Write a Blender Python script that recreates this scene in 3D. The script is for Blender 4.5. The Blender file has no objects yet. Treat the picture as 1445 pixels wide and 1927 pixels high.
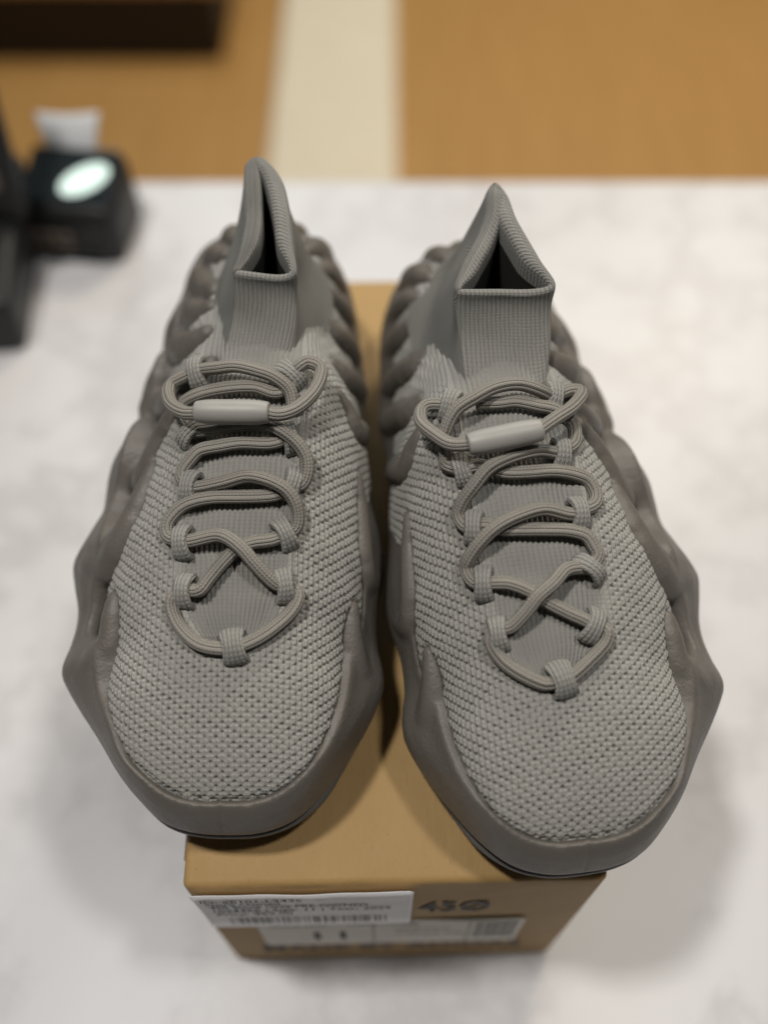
import bpy, bmesh, math, random
import numpy as np
from mathutils import Vector, Matrix
from mathutils.kdtree import KDTree

random.seed(7)
rng = np.random.default_rng(7)
R = math.radians
SC = bpy.context.scene
ZB = 0.178                       # height of the cardboard box: its top carries the shoes

# ------------------------------------------------------------------ camera
cam_d = bpy.data.cameras.new('camera')
cam = bpy.data.objects.new('camera', cam_d)
SC.collection.objects.link(cam)
cam.location = (0.0, -0.093, ZB + 0.4165)
cam.rotation_euler = (R(90 - 56.2), 0, 0)
cam_d.sensor_fit = 'VERTICAL'
cam_d.sensor_height = 36.0
cam_d.sensor_width = 27.0
cam_d.lens = 36.0 * 1800 / 1927
cam_d.clip_start = 0.01
cam_d.clip_end = 60
cam_d.dof.use_dof = True
cam_d.dof.focus_distance = 0.386
cam_d.dof.aperture_fstop = 2.45
SC.camera = cam

# ------------------------------------------------------------------ light
W = bpy.data.worlds.new('World')
SC.world = W
W.use_nodes = True
W.node_tree.nodes['Background'].inputs[0].default_value = (1.0, 0.96, 0.9, 1)
W.node_tree.nodes['Background'].inputs[1].default_value = 0.03


def area(name, loc, target, sx, sy, power, col):
    d = bpy.data.lights.new(name, 'AREA')
    d.shape = 'RECTANGLE'
    d.size, d.size_y, d.energy, d.color = sx, sy, power, col
    o = bpy.data.objects.new(name, d)
    SC.collection.objects.link(o)
    o.location = loc
    o.rotation_euler = (Vector(target) - Vector(loc)).to_track_quat('-Z', 'Y').to_euler()
    return o


area('ceiling_lamp', (-0.52, 0.10, 2.1), (0, 0.15, 0.1), 0.16, 0.16, 25, (1.0, 0.965, 0.92))
area('ceiling_lamp', (0.60, 0.02, 2.1), (0, 0.15, 0.1), 0.16, 0.16, 13.5, (1.0, 0.965, 0.92))
area('window_light', (-0.35, 3.4, 2.3), (-0.1, 0.3, 0.0), 1.3, 0.8, 30, (0.86, 0.94, 1.0))
area('ceiling_lamp', (1.1, 2.5, 2.3), (1.1, 2.5, 0), 0.9, 0.9, 82, (1.0, 0.9, 0.74))

SC.view_settings.view_transform = 'Standard'
SC.view_settings.look = 'None'
SC.view_settings.gamma = 1
SC.view_settings.exposure = -0.2
SC.render.engine = 'CYCLES'
SC.cycles.use_denoising = True
SC.cycles.max_bounces = 6


# ------------------------------------------------------------------ helpers
def tag(o, label=None, cat=None, group=None, kind=None):
    for k, v in (('label', label), ('category', cat), ('group', group), ('kind', kind)):
        if v:
            o[k] = v
    return o


def empty(name, loc=(0, 0, 0), rz=0.0):
    o = bpy.data.objects.new(name, None)
    SC.collection.objects.link(o)
    o.empty_display_size = 0.02
    o.location = loc
    o.rotation_euler = (0, 0, rz)
    return o


def link(name, me, mat=None, parent=None, smooth=True):
    o = bpy.data.objects.new(name, me)
    SC.collection.objects.link(o)
    if mat:
        me.materials.clear()
        me.materials.append(mat)
    if parent:
        o.parent = parent
    if smooth:
        me.polygons.foreach_set('use_smooth', [True] * len(me.polygons))
    return o


def mesh_np(name, V, F):
    """V (n,3), F (m,4) or (m,3) integer arrays, or list of arrays."""
    me = bpy.data.meshes.new(name)
    Fs = F if isinstance(F, list) else [F]
    Fs = [np.asarray(f, np.int32) for f in Fs if len(f)]
    me.vertices.add(len(V))
    me.vertices.foreach_set('co', np.asarray(V, np.float32).ravel())
    nl = sum(f.size for f in Fs)
    me.loops.add(nl)
    me.loops.foreach_set('vertex_index', np.concatenate([f.ravel() for f in Fs]))
    cnt = np.concatenate([np.full(len(f), f.shape[1], np.int32) for f in Fs])
    me.polygons.add(len(cnt))
    st = np.concatenate([[0], np.cumsum(cnt)[:-1]]).astype(np.int32)
    me.polygons.foreach_set('loop_start', st)
    me.update(calc_edges=True)
    me.validate()
    return me


def set_uv(me, uv_per_vert, name='UVMap'):
    lay = me.uv_layers.new(name=name)
    li = np.zeros(len(me.loops), np.int32)
    me.loops.foreach_get('vertex_index', li)
    lay.data.foreach_set('uv', np.asarray(uv_per_vert, np.float32)[li].ravel())


def set_attr(me, name, vals):
    a = me.attributes.new(name, 'FLOAT', 'POINT')
    a.data.foreach_set('value', np.asarray(vals, np.float32))


def grid_faces(nr, nc, wrap_c=False, wrap_r=False):
    r = np.arange(nr if wrap_r else nr - 1)
    c = np.arange(nc if wrap_c else nc - 1)
    rr, cc = np.meshgrid(r, c, indexing='ij')
    r2, c2 = (rr + 1) % nr, (cc + 1) % nc
    return np.stack([rr * nc + cc, rr * nc + c2, r2 * nc + c2, r2 * nc + cc], -1).reshape(-1, 4)


def catmull(pts, n, closed=False):
    p = np.asarray(pts, float)
    if closed:
        q = np.vstack([p[-1], p, p[0], p[1]])
    else:
        q = np.vstack([2 * p[0] - p[1], p, 2 * p[-1] - p[-2]])
    out = []
    for i in range(len(q) - 3):
        p0, p1, p2, p3 = q[i:i + 4]
        t = np.linspace(0, 1, 24, endpoint=False)[:, None]
        out.append(0.5 * (2 * p1 + (p2 - p0) * t + (2 * p0 - 5 * p1 + 4 * p2 - p3) * t ** 2 + (3 * p1 - p0 - 3 * p2 + p3) * t ** 3))
    c = np.vstack(out + [q[-2][None]])
    L = np.concatenate([[0], np.cumsum(np.linalg.norm(np.diff(c[:, :3], axis=0), axis=1))])
    t = np.linspace(0, L[-1], n, endpoint=not closed)
    return np.stack([np.interp(t, L, c[:, k]) for k in range(c.shape[1])], -1)


def pchip(x, xp, fp):
    x = np.asarray(x, float)
    h = np.diff(xp)
    d = np.diff(fp) / h
    m = np.zeros(len(xp))
    m[0], m[-1] = d[0], d[-1]
    for i in range(1, len(xp) - 1):
        if d[i - 1] * d[i] > 0:
            w1, w2 = 2 * h[i] + h[i - 1], h[i] + 2 * h[i - 1]
            m[i] = (w1 + w2) / (w1 / d[i - 1] + w2 / d[i])
    i = np.clip(np.searchsorted(xp, x) - 1, 0, len(xp) - 2)
    t = np.clip((x - xp[i]) / h[i], 0, 1)
    t2, t3 = t * t, t * t * t
    return fp[i] * (2 * t3 - 3 * t2 + 1) + h[i] * m[i] * (t3 - 2 * t2 + t) + fp[i + 1] * (3 * t2 - 2 * t3) + h[i] * m[i + 1] * (t3 - t2)


def sstep(a, b, x):
    t = np.clip((x - a) / (b - a), 0, 1)
    return t * t * (3 - 2 * t)


def tube(path, rad, ns=16, squash=1.0, up=None, caps=True):
    """sweep of an ellipse along path (n,3); returns V, faces, uv (mm around, mm along)."""
    path = np.asarray(path, float)
    n = len(path)
    rad = np.broadcast_to(np.asarray(rad, float), (n,))
    T = np.gradient(path, axis=0)
    T /= np.linalg.norm(T, axis=1, keepdims=True)
    A = np.zeros((n, 3))
    a = np.array([0, 0, 1.0]) if up is None else np.asarray(up, float)
    if abs(a @ T[0]) > 0.95:
        a = np.array([1.0, 0, 0])
    for i in range(n):
        a = a - (a @ T[i]) * T[i]
        a /= np.linalg.norm(a)
        A[i] = a
    B = np.cross(T, A)
    ph = np.linspace(0, 2 * np.pi, ns + 1)
    V = path[:, None] + rad[:, None, None] * (np.cos(ph)[None, :, None] * A[:, None] * squash + np.sin(ph)[None, :, None] * B[:, None])
    L = np.concatenate([[0], np.cumsum(np.linalg.norm(np.diff(path, axis=0), axis=1))])
    uv = np.stack([np.broadcast_to(ph * rad.mean(), (n, ns + 1)), np.broadcast_to(L[:, None], (n, ns + 1))], -1)
    F = [grid_faces(n, ns + 1)]
    V, uv = V.reshape(-1, 3), uv.reshape(-1, 2)
    if caps:
        k = len(V)
        V = np.vstack([V, path[0], path[-1]])
        uv = np.vstack([uv, [0, 0], [0, L[-1]]])
        i = np.arange(ns)
        F.append(np.stack([np.full(ns, k), i + 1, i], -1))
        b = (n - 1) * (ns + 1)
        F.append(np.stack([np.full(ns, k + 1), b + i, b + i + 1], -1))
    return V, F, uv


class MB:
    """collects pieces into one mesh"""
    def __init__(self):
        self.V, self.F3, self.F4, self.uv, self.n = [], [], [], [], 0

    def add(self, V, F, uv=None):
        for f in (F if isinstance(F, list) else [F]):
            f = np.asarray(f)
            (self.F3 if f.shape[1] == 3 else self.F4).append(f + self.n)
        self.V.append(V)
        self.uv.append(np.zeros((len(V), 2)) if uv is None else uv)
        self.n += len(V)

    def mesh(self, name, scale=0.001, mirror=False):
        V = np.vstack(self.V) * scale
        F = []
        if self.F4:
            F.append(np.vstack(self.F4))
        if self.F3:
            F.append(np.vstack(self.F3))
        if mirror:
            V = V * [-1, 1, 1]
            F = [f[:, ::-1] for f in F]
        me = mesh_np(name, V, F)
        set_uv(me, np.vstack(self.uv))
        return me


def box_bm(sx, sy, sz, bevel=0.0, seg=2, cuts=0):
    bm = bmesh.new()
    bmesh.ops.create_cube(bm, size=1)
    bmesh.ops.scale(bm, vec=(sx, sy, sz), verts=bm.verts)
    if bevel:
        bmesh.ops.bevel(bm, geom=bm.edges[:], offset=bevel, segments=seg, profile=0.5, affect='EDGES')
    return bm


def bm_obj(name, bm, mat, parent=None, loc=(0, 0, 0), rot=(0, 0, 0), smooth=False):
    me = bpy.data.meshes.new(name)
    bm.to_mesh(me)
    bm.free()
    o = link(name, me, mat, parent, smooth)
    o.location = loc
    o.rotation_euler = rot
    return o


# ------------------------------------------------------------------ materials
class NT:
    def __init__(self, name):
        self.m = bpy.data.materials.new(name)
        self.m.use_nodes = True
        self.t = self.m.node_tree
        self.b = self.t.nodes['Principled BSDF']

    def n(self, typ, **kw):
        nd = self.t.nodes.new(typ)
        for k, v in kw.items():
            setattr(nd, k, v)
        return nd

    def l(self, a, b):
        self.t.links.new(a, b)

    def val(self, sock, v):
        if hasattr(v, 'is_linked') or isinstance(v, bpy.types.NodeSocket):
            self.l(v, sock)
        else:
            sock.default_value = v

    def math(self, op, a, b=0.0, c=0.0):
        nd = self.n('ShaderNodeMath', operation=op)
        self.val(nd.inputs[0], a)
        self.val(nd.inputs[1], b)
        self.val(nd.inputs[2], c)
        return nd.outputs[0]

    def noise(self, vec, scale, detail=3, rough=0.55):
        nd = self.n('ShaderNodeTexNoise')
        if vec is not None:
            self.l(vec, nd.inputs['Vector'])
        nd.inputs['Scale'].default_value = scale
        nd.inputs['Detail'].default_value = detail
        nd.inputs['Roughness'].default_value = rough
        return nd.outputs['Fac']

    def ramp(self, fac, stops):
        nd = self.n('ShaderNodeValToRGB')
        e = nd.color_ramp.elements
        while len(e) < len(stops):
            e.new(0.5)
        for el, (p, c) in zip(e, stops):
            el.position = p
            el.color = (*c, 1) if len(c) == 3 else c
        self.l(fac, nd.inputs[0])
        return nd.outputs[0]

    def mix(self, fac, a, b):
        nd = self.n('ShaderNodeMix', data_type='RGBA')
        self.val(nd.inputs[0], fac)
        self.val(nd.inputs[6], a if not isinstance(a, tuple) else (*a, 1))
        self.val(nd.inputs[7], b if not isinstance(b, tuple) else (*b, 1))
        return nd.outputs[2]

    def bump(self, height, dist, strength=1.0, normal=None):
        nd = self.n('ShaderNodeBump')
        nd.inputs['Distance'].default_value = dist
        nd.inputs['Strength'].default_value = strength
        self.l(height, nd.inputs['Height'])
        if normal is not None:
            self.l(normal, nd.inputs['Normal'])
        return nd.outputs[0]

    def base(self, col=None, rough=0.5, normal=None, spec=0.5):
        if col is not None:
            self.val(self.b.inputs['Base Color'], (*col, 1) if isinstance(col, tuple) else col)
        self.val(self.b.inputs['Roughness'], rough)
        self.b.inputs['Specular IOR Level'].default_value = spec
        if normal is not None:
            self.l(normal, self.b.inputs['Normal'])
        return self.m


def plain(name, col, rough=0.5, spec=0.5, bump=0.0, scale=400):
    t = NT(name)
    nrm = None
    tc = t.n('ShaderNodeTexCoord').outputs['Object']
    f = t.noise(tc, scale * 0.1, 4)
    c = t.mix(f, tuple(x * 0.86 for x in col), tuple(min(1, x * 1.12) for x in col))
    if bump:
        nrm = t.bump(t.noise(tc, scale, 3), bump)
    return t.base(c, rough, nrm, spec)


def stitch(t, u, v, p, q, slope=0.9, rowamp=0.38):
    """height 0..1 of stocking stitch: columns of small V shapes, pitch p across, q along (mm)."""
    cu = t.math('FRACT', t.math('DIVIDE', u, p))
    a = t.math('ABSOLUTE', t.math('SUBTRACT', cu, 0.5))             # 0 at column centre, .5 at border
    bul = t.math('SUBTRACT', 1.0, t.math('POWER', t.math('MULTIPLY', a, 2.0), 2.6))   # column rounded, groove at its border
    mid = t.math('MULTIPLY', t.math('SUBTRACT', 1.0, t.math('MINIMUM', t.math('MULTIPLY', a, 9.0), 1.0)), 0.28)
    ph = t.math('ADD', t.math('DIVIDE', v, q), t.math('MULTIPLY', a, -slope))
    row = t.math('SINE', t.math('MULTIPLY', t.math('FRACT', ph), math.pi))
    row = t.math('ADD', 1.0 - rowamp, t.math('MULTIPLY', t.math('POWER', row, 0.7), rowamp))
    return t.math('MULTIPLY', row, t.math('SUBTRACT', bul, mid))


def knit_mat(name, col, p, q, dist=0.0007, zoned=False):
    t = NT(name)
    uv = t.n('ShaderNodeUVMap', uv_map='UVMap').outputs[0]
    s = t.n('ShaderNodeSeparateXYZ')
    t.l(uv, s.inputs[0])
    tc = t.n('ShaderNodeTexCoord').outputs['Object']
    wob = t.math('MULTIPLY', t.math('SUBTRACT', t.noise(tc, 120, 2), 0.5), 0.9)
    u = t.math('ADD', s.outputs[0], wob)
    v = t.math('ADD', s.outputs[1], wob)
    h = stitch(t, u, v, p, q)
    if zoned:
        z = t.n('ShaderNodeAttribute', attribute_name='tongue').outputs['Fac']
        h2 = stitch(t, s.outputs[0], v, 2.1, 1.6, 0.9, 0.22)
        mx = t.n('ShaderNodeMix', data_type='FLOAT')
        t.l(z, mx.inputs[0])
        t.l(h, mx.inputs[2])
        t.l(h2, mx.inputs[3])
        h = mx.outputs[0]
    fuzz = t.noise(tc, 2600, 2)
    hh = t.math('ADD', h, t.math('MULTIPLY', fuzz, 0.22))
    var = t.noise(tc, 35, 4)
    fine = t.noise(tc, 1400, 2)
    c = t.mix(var, tuple(x * 0.88 for x in col), tuple(x * 1.1 for x in col))
    c = t.mix(t.math('MULTIPLY', fine, 0.35), c, tuple(x * 1.35 for x in col))
    if zoned:
        c = t.mix(t.math('MULTIPLY', z, 0.42), c, tuple(x * 0.52 for x in col))   # throat shade and the tongue's tighter knit put into the colour
        ho = t.n('ShaderNodeAttribute', attribute_name='opening').outputs['Fac']
        c = t.mix(ho, c, (0.035, 0.034, 0.031))                     # shade inside the mesh openings put into the colour
    m = t.base(c, 0.9, t.bump(hh, dist), 0.15)
    t.b.inputs['Sheen Weight'].default_value = 0.12
    t.b.inputs['Sheen Roughness'].default_value = 0.5
    return m


GREY = (0.322, 0.314, 0.290)
M = {}
M['knit'] = knit_mat('mesh_knit', GREY, 2.35, 1.95, 0.0005, True)
M['rib'] = knit_mat('rib_knit', tuple(x * 0.86 for x in GREY), 1.85, 1.5, 0.00075)
M['loop'] = knit_mat('loop_knit', GREY, 1.75, 1.5, 0.0009)


def lace_mat():
    t = NT('braided_lace')
    uv = t.n('ShaderNodeUVMap', uv_map='UVMap').outputs[0]
    s = t.n('ShaderNodeSeparateXYZ')
    t.l(uv, s.inputs[0])
    h = stitch(t, s.outputs[0], s.outputs[1], 1.54, 1.35, 1.0)
    tc = t.n('ShaderNodeTexCoord').outputs['Object']
    f = t.noise(tc, 1800, 2)
    hh = t.math('ADD', h, t.math('MULTIPLY', f, 0.2))
    col = (0.30, 0.28, 0.247)
    c = t.mix(f, tuple(x * 0.85 for x in col), tuple(x * 1.2 for x in col))
    return t.base(c, 0.62, t.bump(hh, 0.0007), 0.35)


M['lace'] = lace_mat()


def eva_mat():
    t = NT('foam_sole')
    tc = t.n('ShaderNodeTexCoord').outputs['Object']
    big = t.noise(tc, 28, 4)
    fine = t.noise(tc, 620, 3, 0.7)
    sc = t.noise(tc, 160, 5, 0.7)
    c = t.mix(big, (0.112, 0.101, 0.087), (0.142, 0.129, 0.113))
    c = t.mix(t.math('MULTIPLY', t.math('GREATER_THAN', sc, 0.66), 0.12), c, (0.22, 0.205, 0.185))
    h = t.math('ADD', t.math('MULTIPLY', fine, 0.6), t.math('MULTIPLY', sc, 0.5))
    return t.base(c, t.math('ADD', 0.36, t.math('MULTIPLY', sc, 0.2)), t.bump(h, 0.0005), 0.42)


M['eva'] = eva_mat()
M['outsole'] = plain('rubber_outsole', (0.125, 0.124, 0.12), 0.55, 0.4, 0.0001, 900)
M['toggle'] = plain('rubber_toggle', (0.33, 0.318, 0.295), 0.45, 0.4, 0.00005, 900)
M['collar_shade'] = plain('inner_shade', (0.03, 0.03, 0.028), 0.95, 0.1)  # near-black colour for the shade inside the narrow collar


def kraft_mat():
    t = NT('kraft_cardboard')
    tc = t.n('ShaderNodeTexCoord').outputs['Object']
    mp = t.n('ShaderNodeMapping')
    t.l(tc, mp.inputs[0])
    mp.inputs['Scale'].default_value = (1, 0.35, 1)
    big = t.noise(tc, 9, 4)
    fib = t.noise(mp.outputs[0], 420, 4, 0.7)
    speck = t.noise(tc, 750, 2)
    c = t.mix(big, (0.325, 0.195, 0.064), (0.41, 0.258, 0.094))
    c = t.mix(t.math('MULTIPLY', fib, 0.4), c, (0.46, 0.31, 0.15))
    c = t.mix(t.math('MULTIPLY', t.math('GREATER_THAN', speck, 0.73), 0.6), c, (0.12, 0.07, 0.03))
    h = t.math('ADD', fib, t.math('MULTIPLY', t.noise(tc, 60, 4), 0.8))
    dent = t.bump(t.noise(tc, 16, 3, 0.5), 0.004)
    return t.base(c, 0.62, t.bump(h, 0.0003, 1.0, dent), 0.35)


M['kraft'] = kraft_mat()
M['kraft_edge'] = plain('cut_cardboard', (0.2, 0.125, 0.06), 0.8, 0.2, 0.0002, 300)
M['sticker'] = plain('sticker_paper', (0.70, 0.69, 0.70), 0.45, 0.4, 0.00003, 500)
M['label'] = plain('label_paper', (0.60, 0.57, 0.50), 0.5, 0.4, 0.00003, 500)
M['ink'] = plain('black_ink', (0.025, 0.024, 0.026), 0.6, 0.3)
M['grey_ink'] = plain('grey_ink', (0.16, 0.16, 0.16), 0.6, 0.3)


def marble_mat():
    t = NT('white_marble')
    tc = t.n('ShaderNodeTexCoord').outputs['Object']
    w = t.noise(tc, 2.2, 5, 0.6)
    v1 = t.noise(tc, 5.0, 6, 0.65)
    vein = t.math('ABSOLUTE', t.math('SUBTRACT', v1, 0.5))
    vein = t.math('SUBTRACT', 1.0, t.math('MINIMUM', t.math('MULTIPLY', vein, 14.0), 1.0))
    vein = t.math('MULTIPLY', t.math('POWER', vein, 1.5), t.math('MULTIPLY', w, 0.75))
    cl = t.noise(tc, 7.0, 4, 0.5)
    c = t.mix(cl, (0.57, 0.56, 0.565), (0.72, 0.714, 0.72))
    c = t.mix(vein, c, (0.42, 0.40, 0.40))
    return t.base(c, 0.36, None, 0.28)


M['marble'] = marble_mat()


def wood_floor_mat():
    t = NT('oak_floor')
    tc = t.n('ShaderNodeTexCoord').outputs['Object']
    mp = t.n('ShaderNodeMapping')
    t.l(tc, mp.inputs[0])
    mp.inputs['Scale'].default_value = (9, 0.8, 1)
    g = t.noise(mp.outputs[0], 3.0, 5, 0.6)
    c = t.mix(g, (0.38, 0.20, 0.058), (0.54, 0.31, 0.108))
    return t.base(c, 0.42, None, 0.4)


M['oak'] = wood_floor_mat()
M['reflection'] = plain('pale_reflection', (0.82, 0.74, 0.58), 0.95, 0.1, 0.002, 300)  # pale colour that imitates window light mirrored in the floor
M['dark'] = plain('black_plastic', (0.012, 0.012, 0.013), 0.45, 0.4, 0.0001, 600)
M['darkwood'] = plain('dark_stained_wood', (0.022, 0.014, 0.008), 0.6, 0.3, 0.0003, 200)
M['gloss'] = plain('dark_glass', (0.02, 0.026, 0.03), 0.08, 0.5)
M['taupe'] = plain('taupe_plastic', (0.16, 0.13, 0.105), 0.6, 0.3)
M['white'] = plain('white_paper', (0.82, 0.84, 0.86), 0.6, 0.3)
M['glare'] = plain('painted_glare', (0.6, 0.75, 0.7), 0.3)  # glare on the terminal screen, put in as a glowing colour
_t = M['glare'].node_tree.nodes['Principled BSDF']
_t.inputs['Emission Color'].default_value = (0.78, 0.95, 0.88, 1)
_t.inputs['Emission Strength'].default_value = 0.75

# ------------------------------------------------------------------ setting
co = bm_obj('countertop', box_bm(2.4, 1.15, 0.04, 0.004, 2), M['marble'], None, (0.1, 0.694 - 0.575, -0.02))
tag(co, 'white marble countertop with faint grey veins under the shoe box', 'countertop', kind='structure')
fl = bm_obj('floor', box_bm(9, 8, 0.05), M['oak'], None, (0, 3.0, -0.897 - 0.025))
tag(fl, 'warm oak floor far below and beyond the counter', 'floor', kind='structure')

# pale strip standing in for a window's reflection on the floor, softly wavy
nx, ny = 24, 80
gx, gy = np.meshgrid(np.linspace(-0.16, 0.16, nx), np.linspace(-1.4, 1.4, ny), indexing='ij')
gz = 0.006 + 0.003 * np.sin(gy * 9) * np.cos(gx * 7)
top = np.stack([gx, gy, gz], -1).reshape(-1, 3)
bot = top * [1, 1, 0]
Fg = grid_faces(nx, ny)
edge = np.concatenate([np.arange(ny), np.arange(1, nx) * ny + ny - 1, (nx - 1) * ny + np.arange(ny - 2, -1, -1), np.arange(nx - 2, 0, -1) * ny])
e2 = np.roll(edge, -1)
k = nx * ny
reflection_me = mesh_np('floor_reflection', np.vstack([top, bot]), [Fg[:, ::-1], Fg + k, np.stack([edge, e2, e2 + k, edge + k], -1)])
reflection = link('floor_reflection', reflection_me, M['reflection'])
reflection.location = (-0.128, 2.5, -0.896)
tag(reflection, 'narrow pale strip painted as a window reflection on the oak floor', 'reflection')

# low dark platform on the floor
pf = empty('display_platform', (-0.86, 2.70, -0.897))
tag(pf, 'low black platform with pale wooden top on the oak floor', 'platform')
bm_obj('base', box_bm(0.84, 0.6, 0.18, 0.006), M['darkwood'], pf, (0, 0, 0.09))
bm_obj('top_board', box_bm(0.90, 0.66, 0.025, 0.004), M['oak'], pf, (0, 0.03, 0.1925))

# card terminal on the counter
ct = empty('card_terminal', (-0.272, 0.612, 0.0), R(-8))
tag(ct, 'black card payment terminal with painted glare on its screen on the counter', 'terminal')
bm = box_bm(0.09, 0.07, 0.062, 0.012, 4)
for v in bm.verts:
    if v.co.z > 0:
        v.co.z += v.co.y * 0.28 + 0.003
        v.co.x *= 0.97
bm_obj('body', bm, M['dark'], ct, (0, 0, 0.031), smooth=True)
scr = bm_obj('screen', box_bm(0.080, 0.055, 0.003, 0.001), M['gloss'], ct, (0, 0.0, 0.0665), (math.atan(0.28), 0, 0))
bm = bmesh.new()
bmesh.ops.create_circle(bm, cap_ends=True, segments=40, radius=0.5)
bmesh.ops.scale(bm, vec=(0.046, 0.026, 1), verts=bm.verts)
ext = bmesh.ops.extrude_face_region(bm, geom=bm.faces[:])
bmesh.ops.translate(bm, vec=(0, 0, 0.0008), verts=[g for g in ext['geom'] if isinstance(g, bmesh.types.BMVert)])
bmesh.ops.recalc_face_normals(bm, faces=bm.faces)
bm_obj('screen_glare', bm, M['glare'], scr, (0.014, -0.004, 0.0017), (0, 0, R(38)))  # glowing oval in place of light glaring on the screen
for i in range(4):
    for j in range(2):
        bm_obj('key', box_bm(0.009, 0.006, 0.003, 0.001), M['taupe'], ct, (-0.036 + i * 0.012, -0.0385, 0.022 + j * 0.011), (R(90), 0, 0))

bm_obj('paper_cover', box_bm(0.062, 0.014, 0.010, 0.003, 2), M['taupe'], ct, (0, 0.036, 0.062), smooth=True)
bm_obj('card_slot', box_bm(0.056, 0.003, 0.004, 0.001), M['gloss'], ct, (0, -0.0362, 0.012))

# receipt curling up out of the terminal
nr0, nc0 = 18, 12
tt, cc = np.meshgrid(np.linspace(0, 1, nr0), np.linspace(-1, 1, nc0), indexing='ij')
wd = 0.019 + 0.009 * tt
rx = cc * wd
ry = 0.010 * tt + 0.006 * tt ** 2 + 0.004 * cc ** 2 * tt
rz = 0.056 + 0.046 * tt - 0.006 * tt ** 3
fr = np.stack([rx, ry, rz], -1).reshape(-1, 3)
bk = fr + [0, 0.0006, 0]
Fg = grid_faces(nr0, nc0)
k0 = nr0 * nc0
ed = np.concatenate([np.arange(nc0), np.arange(1, nr0) * nc0 + nc0 - 1, (nr0 - 1) * nc0 + np.arange(nc0 - 2, -1, -1), np.arange(nr0 - 2, 0, -1) * nc0])
e2 = np.roll(ed, -1)
rc = link('receipt', mesh_np('receipt', np.vstack([fr, bk]), [Fg, Fg[:, ::-1] + k0, np.stack([e2, ed, ed + k0, e2 + k0], -1)]), M['white'])
rc.location = (-0.276, 0.640, 0.0)
tag(rc, 'white paper receipt curling up behind the black card terminal', 'receipt')

# black register at the counter's left end
rg = empty('cash_register', (-0.372, 0.545, 0.0), R(6))
tag(rg, 'black cash register with upright monitor beside the card terminal', 'register')
bm = box_bm(0.13, 0.17, 0.075, 0.008, 3)
for v in bm.verts:
    if v.co.z > 0 and v.co.y < 0:
        v.co.z -= 0.02
bm_obj('base', bm, M['dark'], rg, (0, 0, 0.0375), smooth=True)
mon = bm_obj('monitor', box_bm(0.15, 0.016, 0.18, 0.006, 3), M['dark'], rg, (0.002, 0.03, 0.155), (R(-14), 0, 0), smooth=True)
bm_obj('bezel_panel', box_bm(0.052, 0.002, 0.09, 0.0008), M['taupe'], mon, (0.034, -0.0092, -0.02))
bm_obj('neck', box_bm(0.04, 0.02, 0.07, 0.004), M['dark'], rg, (0, 0.045, 0.085))

# ------------------------------------------------------------------ the cardboard box
bx = empty('shoe_box', (0.005, 0.0, 0.0), R(1.2))
tag(bx, 'brown cardboard shoe box with white price sticker under the grey sneakers', 'box')
BW, BL, BH = 0.178, 0.361, ZB
bm = bmesh.new()
bmesh.ops.create_cube(bm, size=1)
bmesh.ops.scale(bm, vec=(BW, BL, BH), verts=bm.verts)
bmesh.ops.bevel(bm, geom=bm.edges[:], offset=0.0032, segments=3, profile=0.5, affect='EDGES')
bmesh.ops.subdivide_edges(bm, edges=[e for e in bm.edges if e.calc_length() > 0.05], cuts=14, use_grid_fill=True)
for v in bm.verts:
    x, y, z = v.co
    ex, ey = 1 - abs(2 * x / BW), 1 - abs(2 * y / BL)
    if abs(abs(z) - BH / 2) > 0.004:                         # side panels bow a little
        v.co.x += math.copysign(0.0012 * max(ey, 0) * math.sin(math.pi * (z / BH + 0.5)), x) if abs(abs(x) - BW / 2) < 0.004 else 0
        v.co.y += math.copysign(0.0006 * max(ex, 0) * math.sin(math.pi * (z / BH + 0.5)), y) if abs(abs(y) - BL / 2) < 0.004 else 0
    if z > BH / 2 - 0.005 and y < -BL / 2 + 0.006:            # worn front edge
        v.co.z -= 0.0008 * (1 + math.sin(x * 160 + 1)) * 0.5
body = bm_obj('body', bm, M['kraft'], bx, (0, BL / 2, BH / 2), smooth=True)
# glued side flap, its cut edge showing at the corner
for s in (-1, 1):
    bm_obj('side_flap', box_bm(0.0022, 0.335, 0.135, 0.0006), M['kraft_edge'] if s < 0 else M['kraft'], bx, (s * (BW / 2 + 0.0020), BL / 2 + 0.002, 0.095))


def text_mesh(body_, size, name):
    cu = bpy.data.curves.new(name, 'FONT')
    cu.body = body_
    cu.size = size
    cu.resolution_u = 3
    cu.offset = 0.010
    o = bpy.data.objects.new('t', cu)
    SC.collection.objects.link(o)
    dg = bpy.context.evaluated_depsgraph_get()
    me = bpy.data.meshes.new_from_object(o.evaluated_get(dg))
    bpy.data.objects.remove(o)
    me.name = name
    return me


def print_text(name, body_, parent, mat, x0, x1, zbase, height, y, bold=0.0):
    """flat print on a face looking to -y: spans x0..x1, baseline at zbase, capital height given (m)."""
    me = text_mesh(body_, 1.0, name)
    co_ = np.zeros(len(me.vertices) * 3, np.float32)
    me.vertices.foreach_get('co', co_)
    co_ = co_.reshape(-1, 3)
    w0, w1 = co_[:, 0].min(), co_[:, 0].max()
    X = x0 + (co_[:, 0] - w0) / (w1 - w0) * (x1 - x0)
    Z = zbase + co_[:, 1] * height / 0.69
    V = np.stack([X, np.full(len(X), y), Z], -1)
    me.vertices.foreach_set('co', V.astype(np.float32).ravel())
    me.update()
    return link(name, me, mat, parent, smooth=False)


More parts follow.
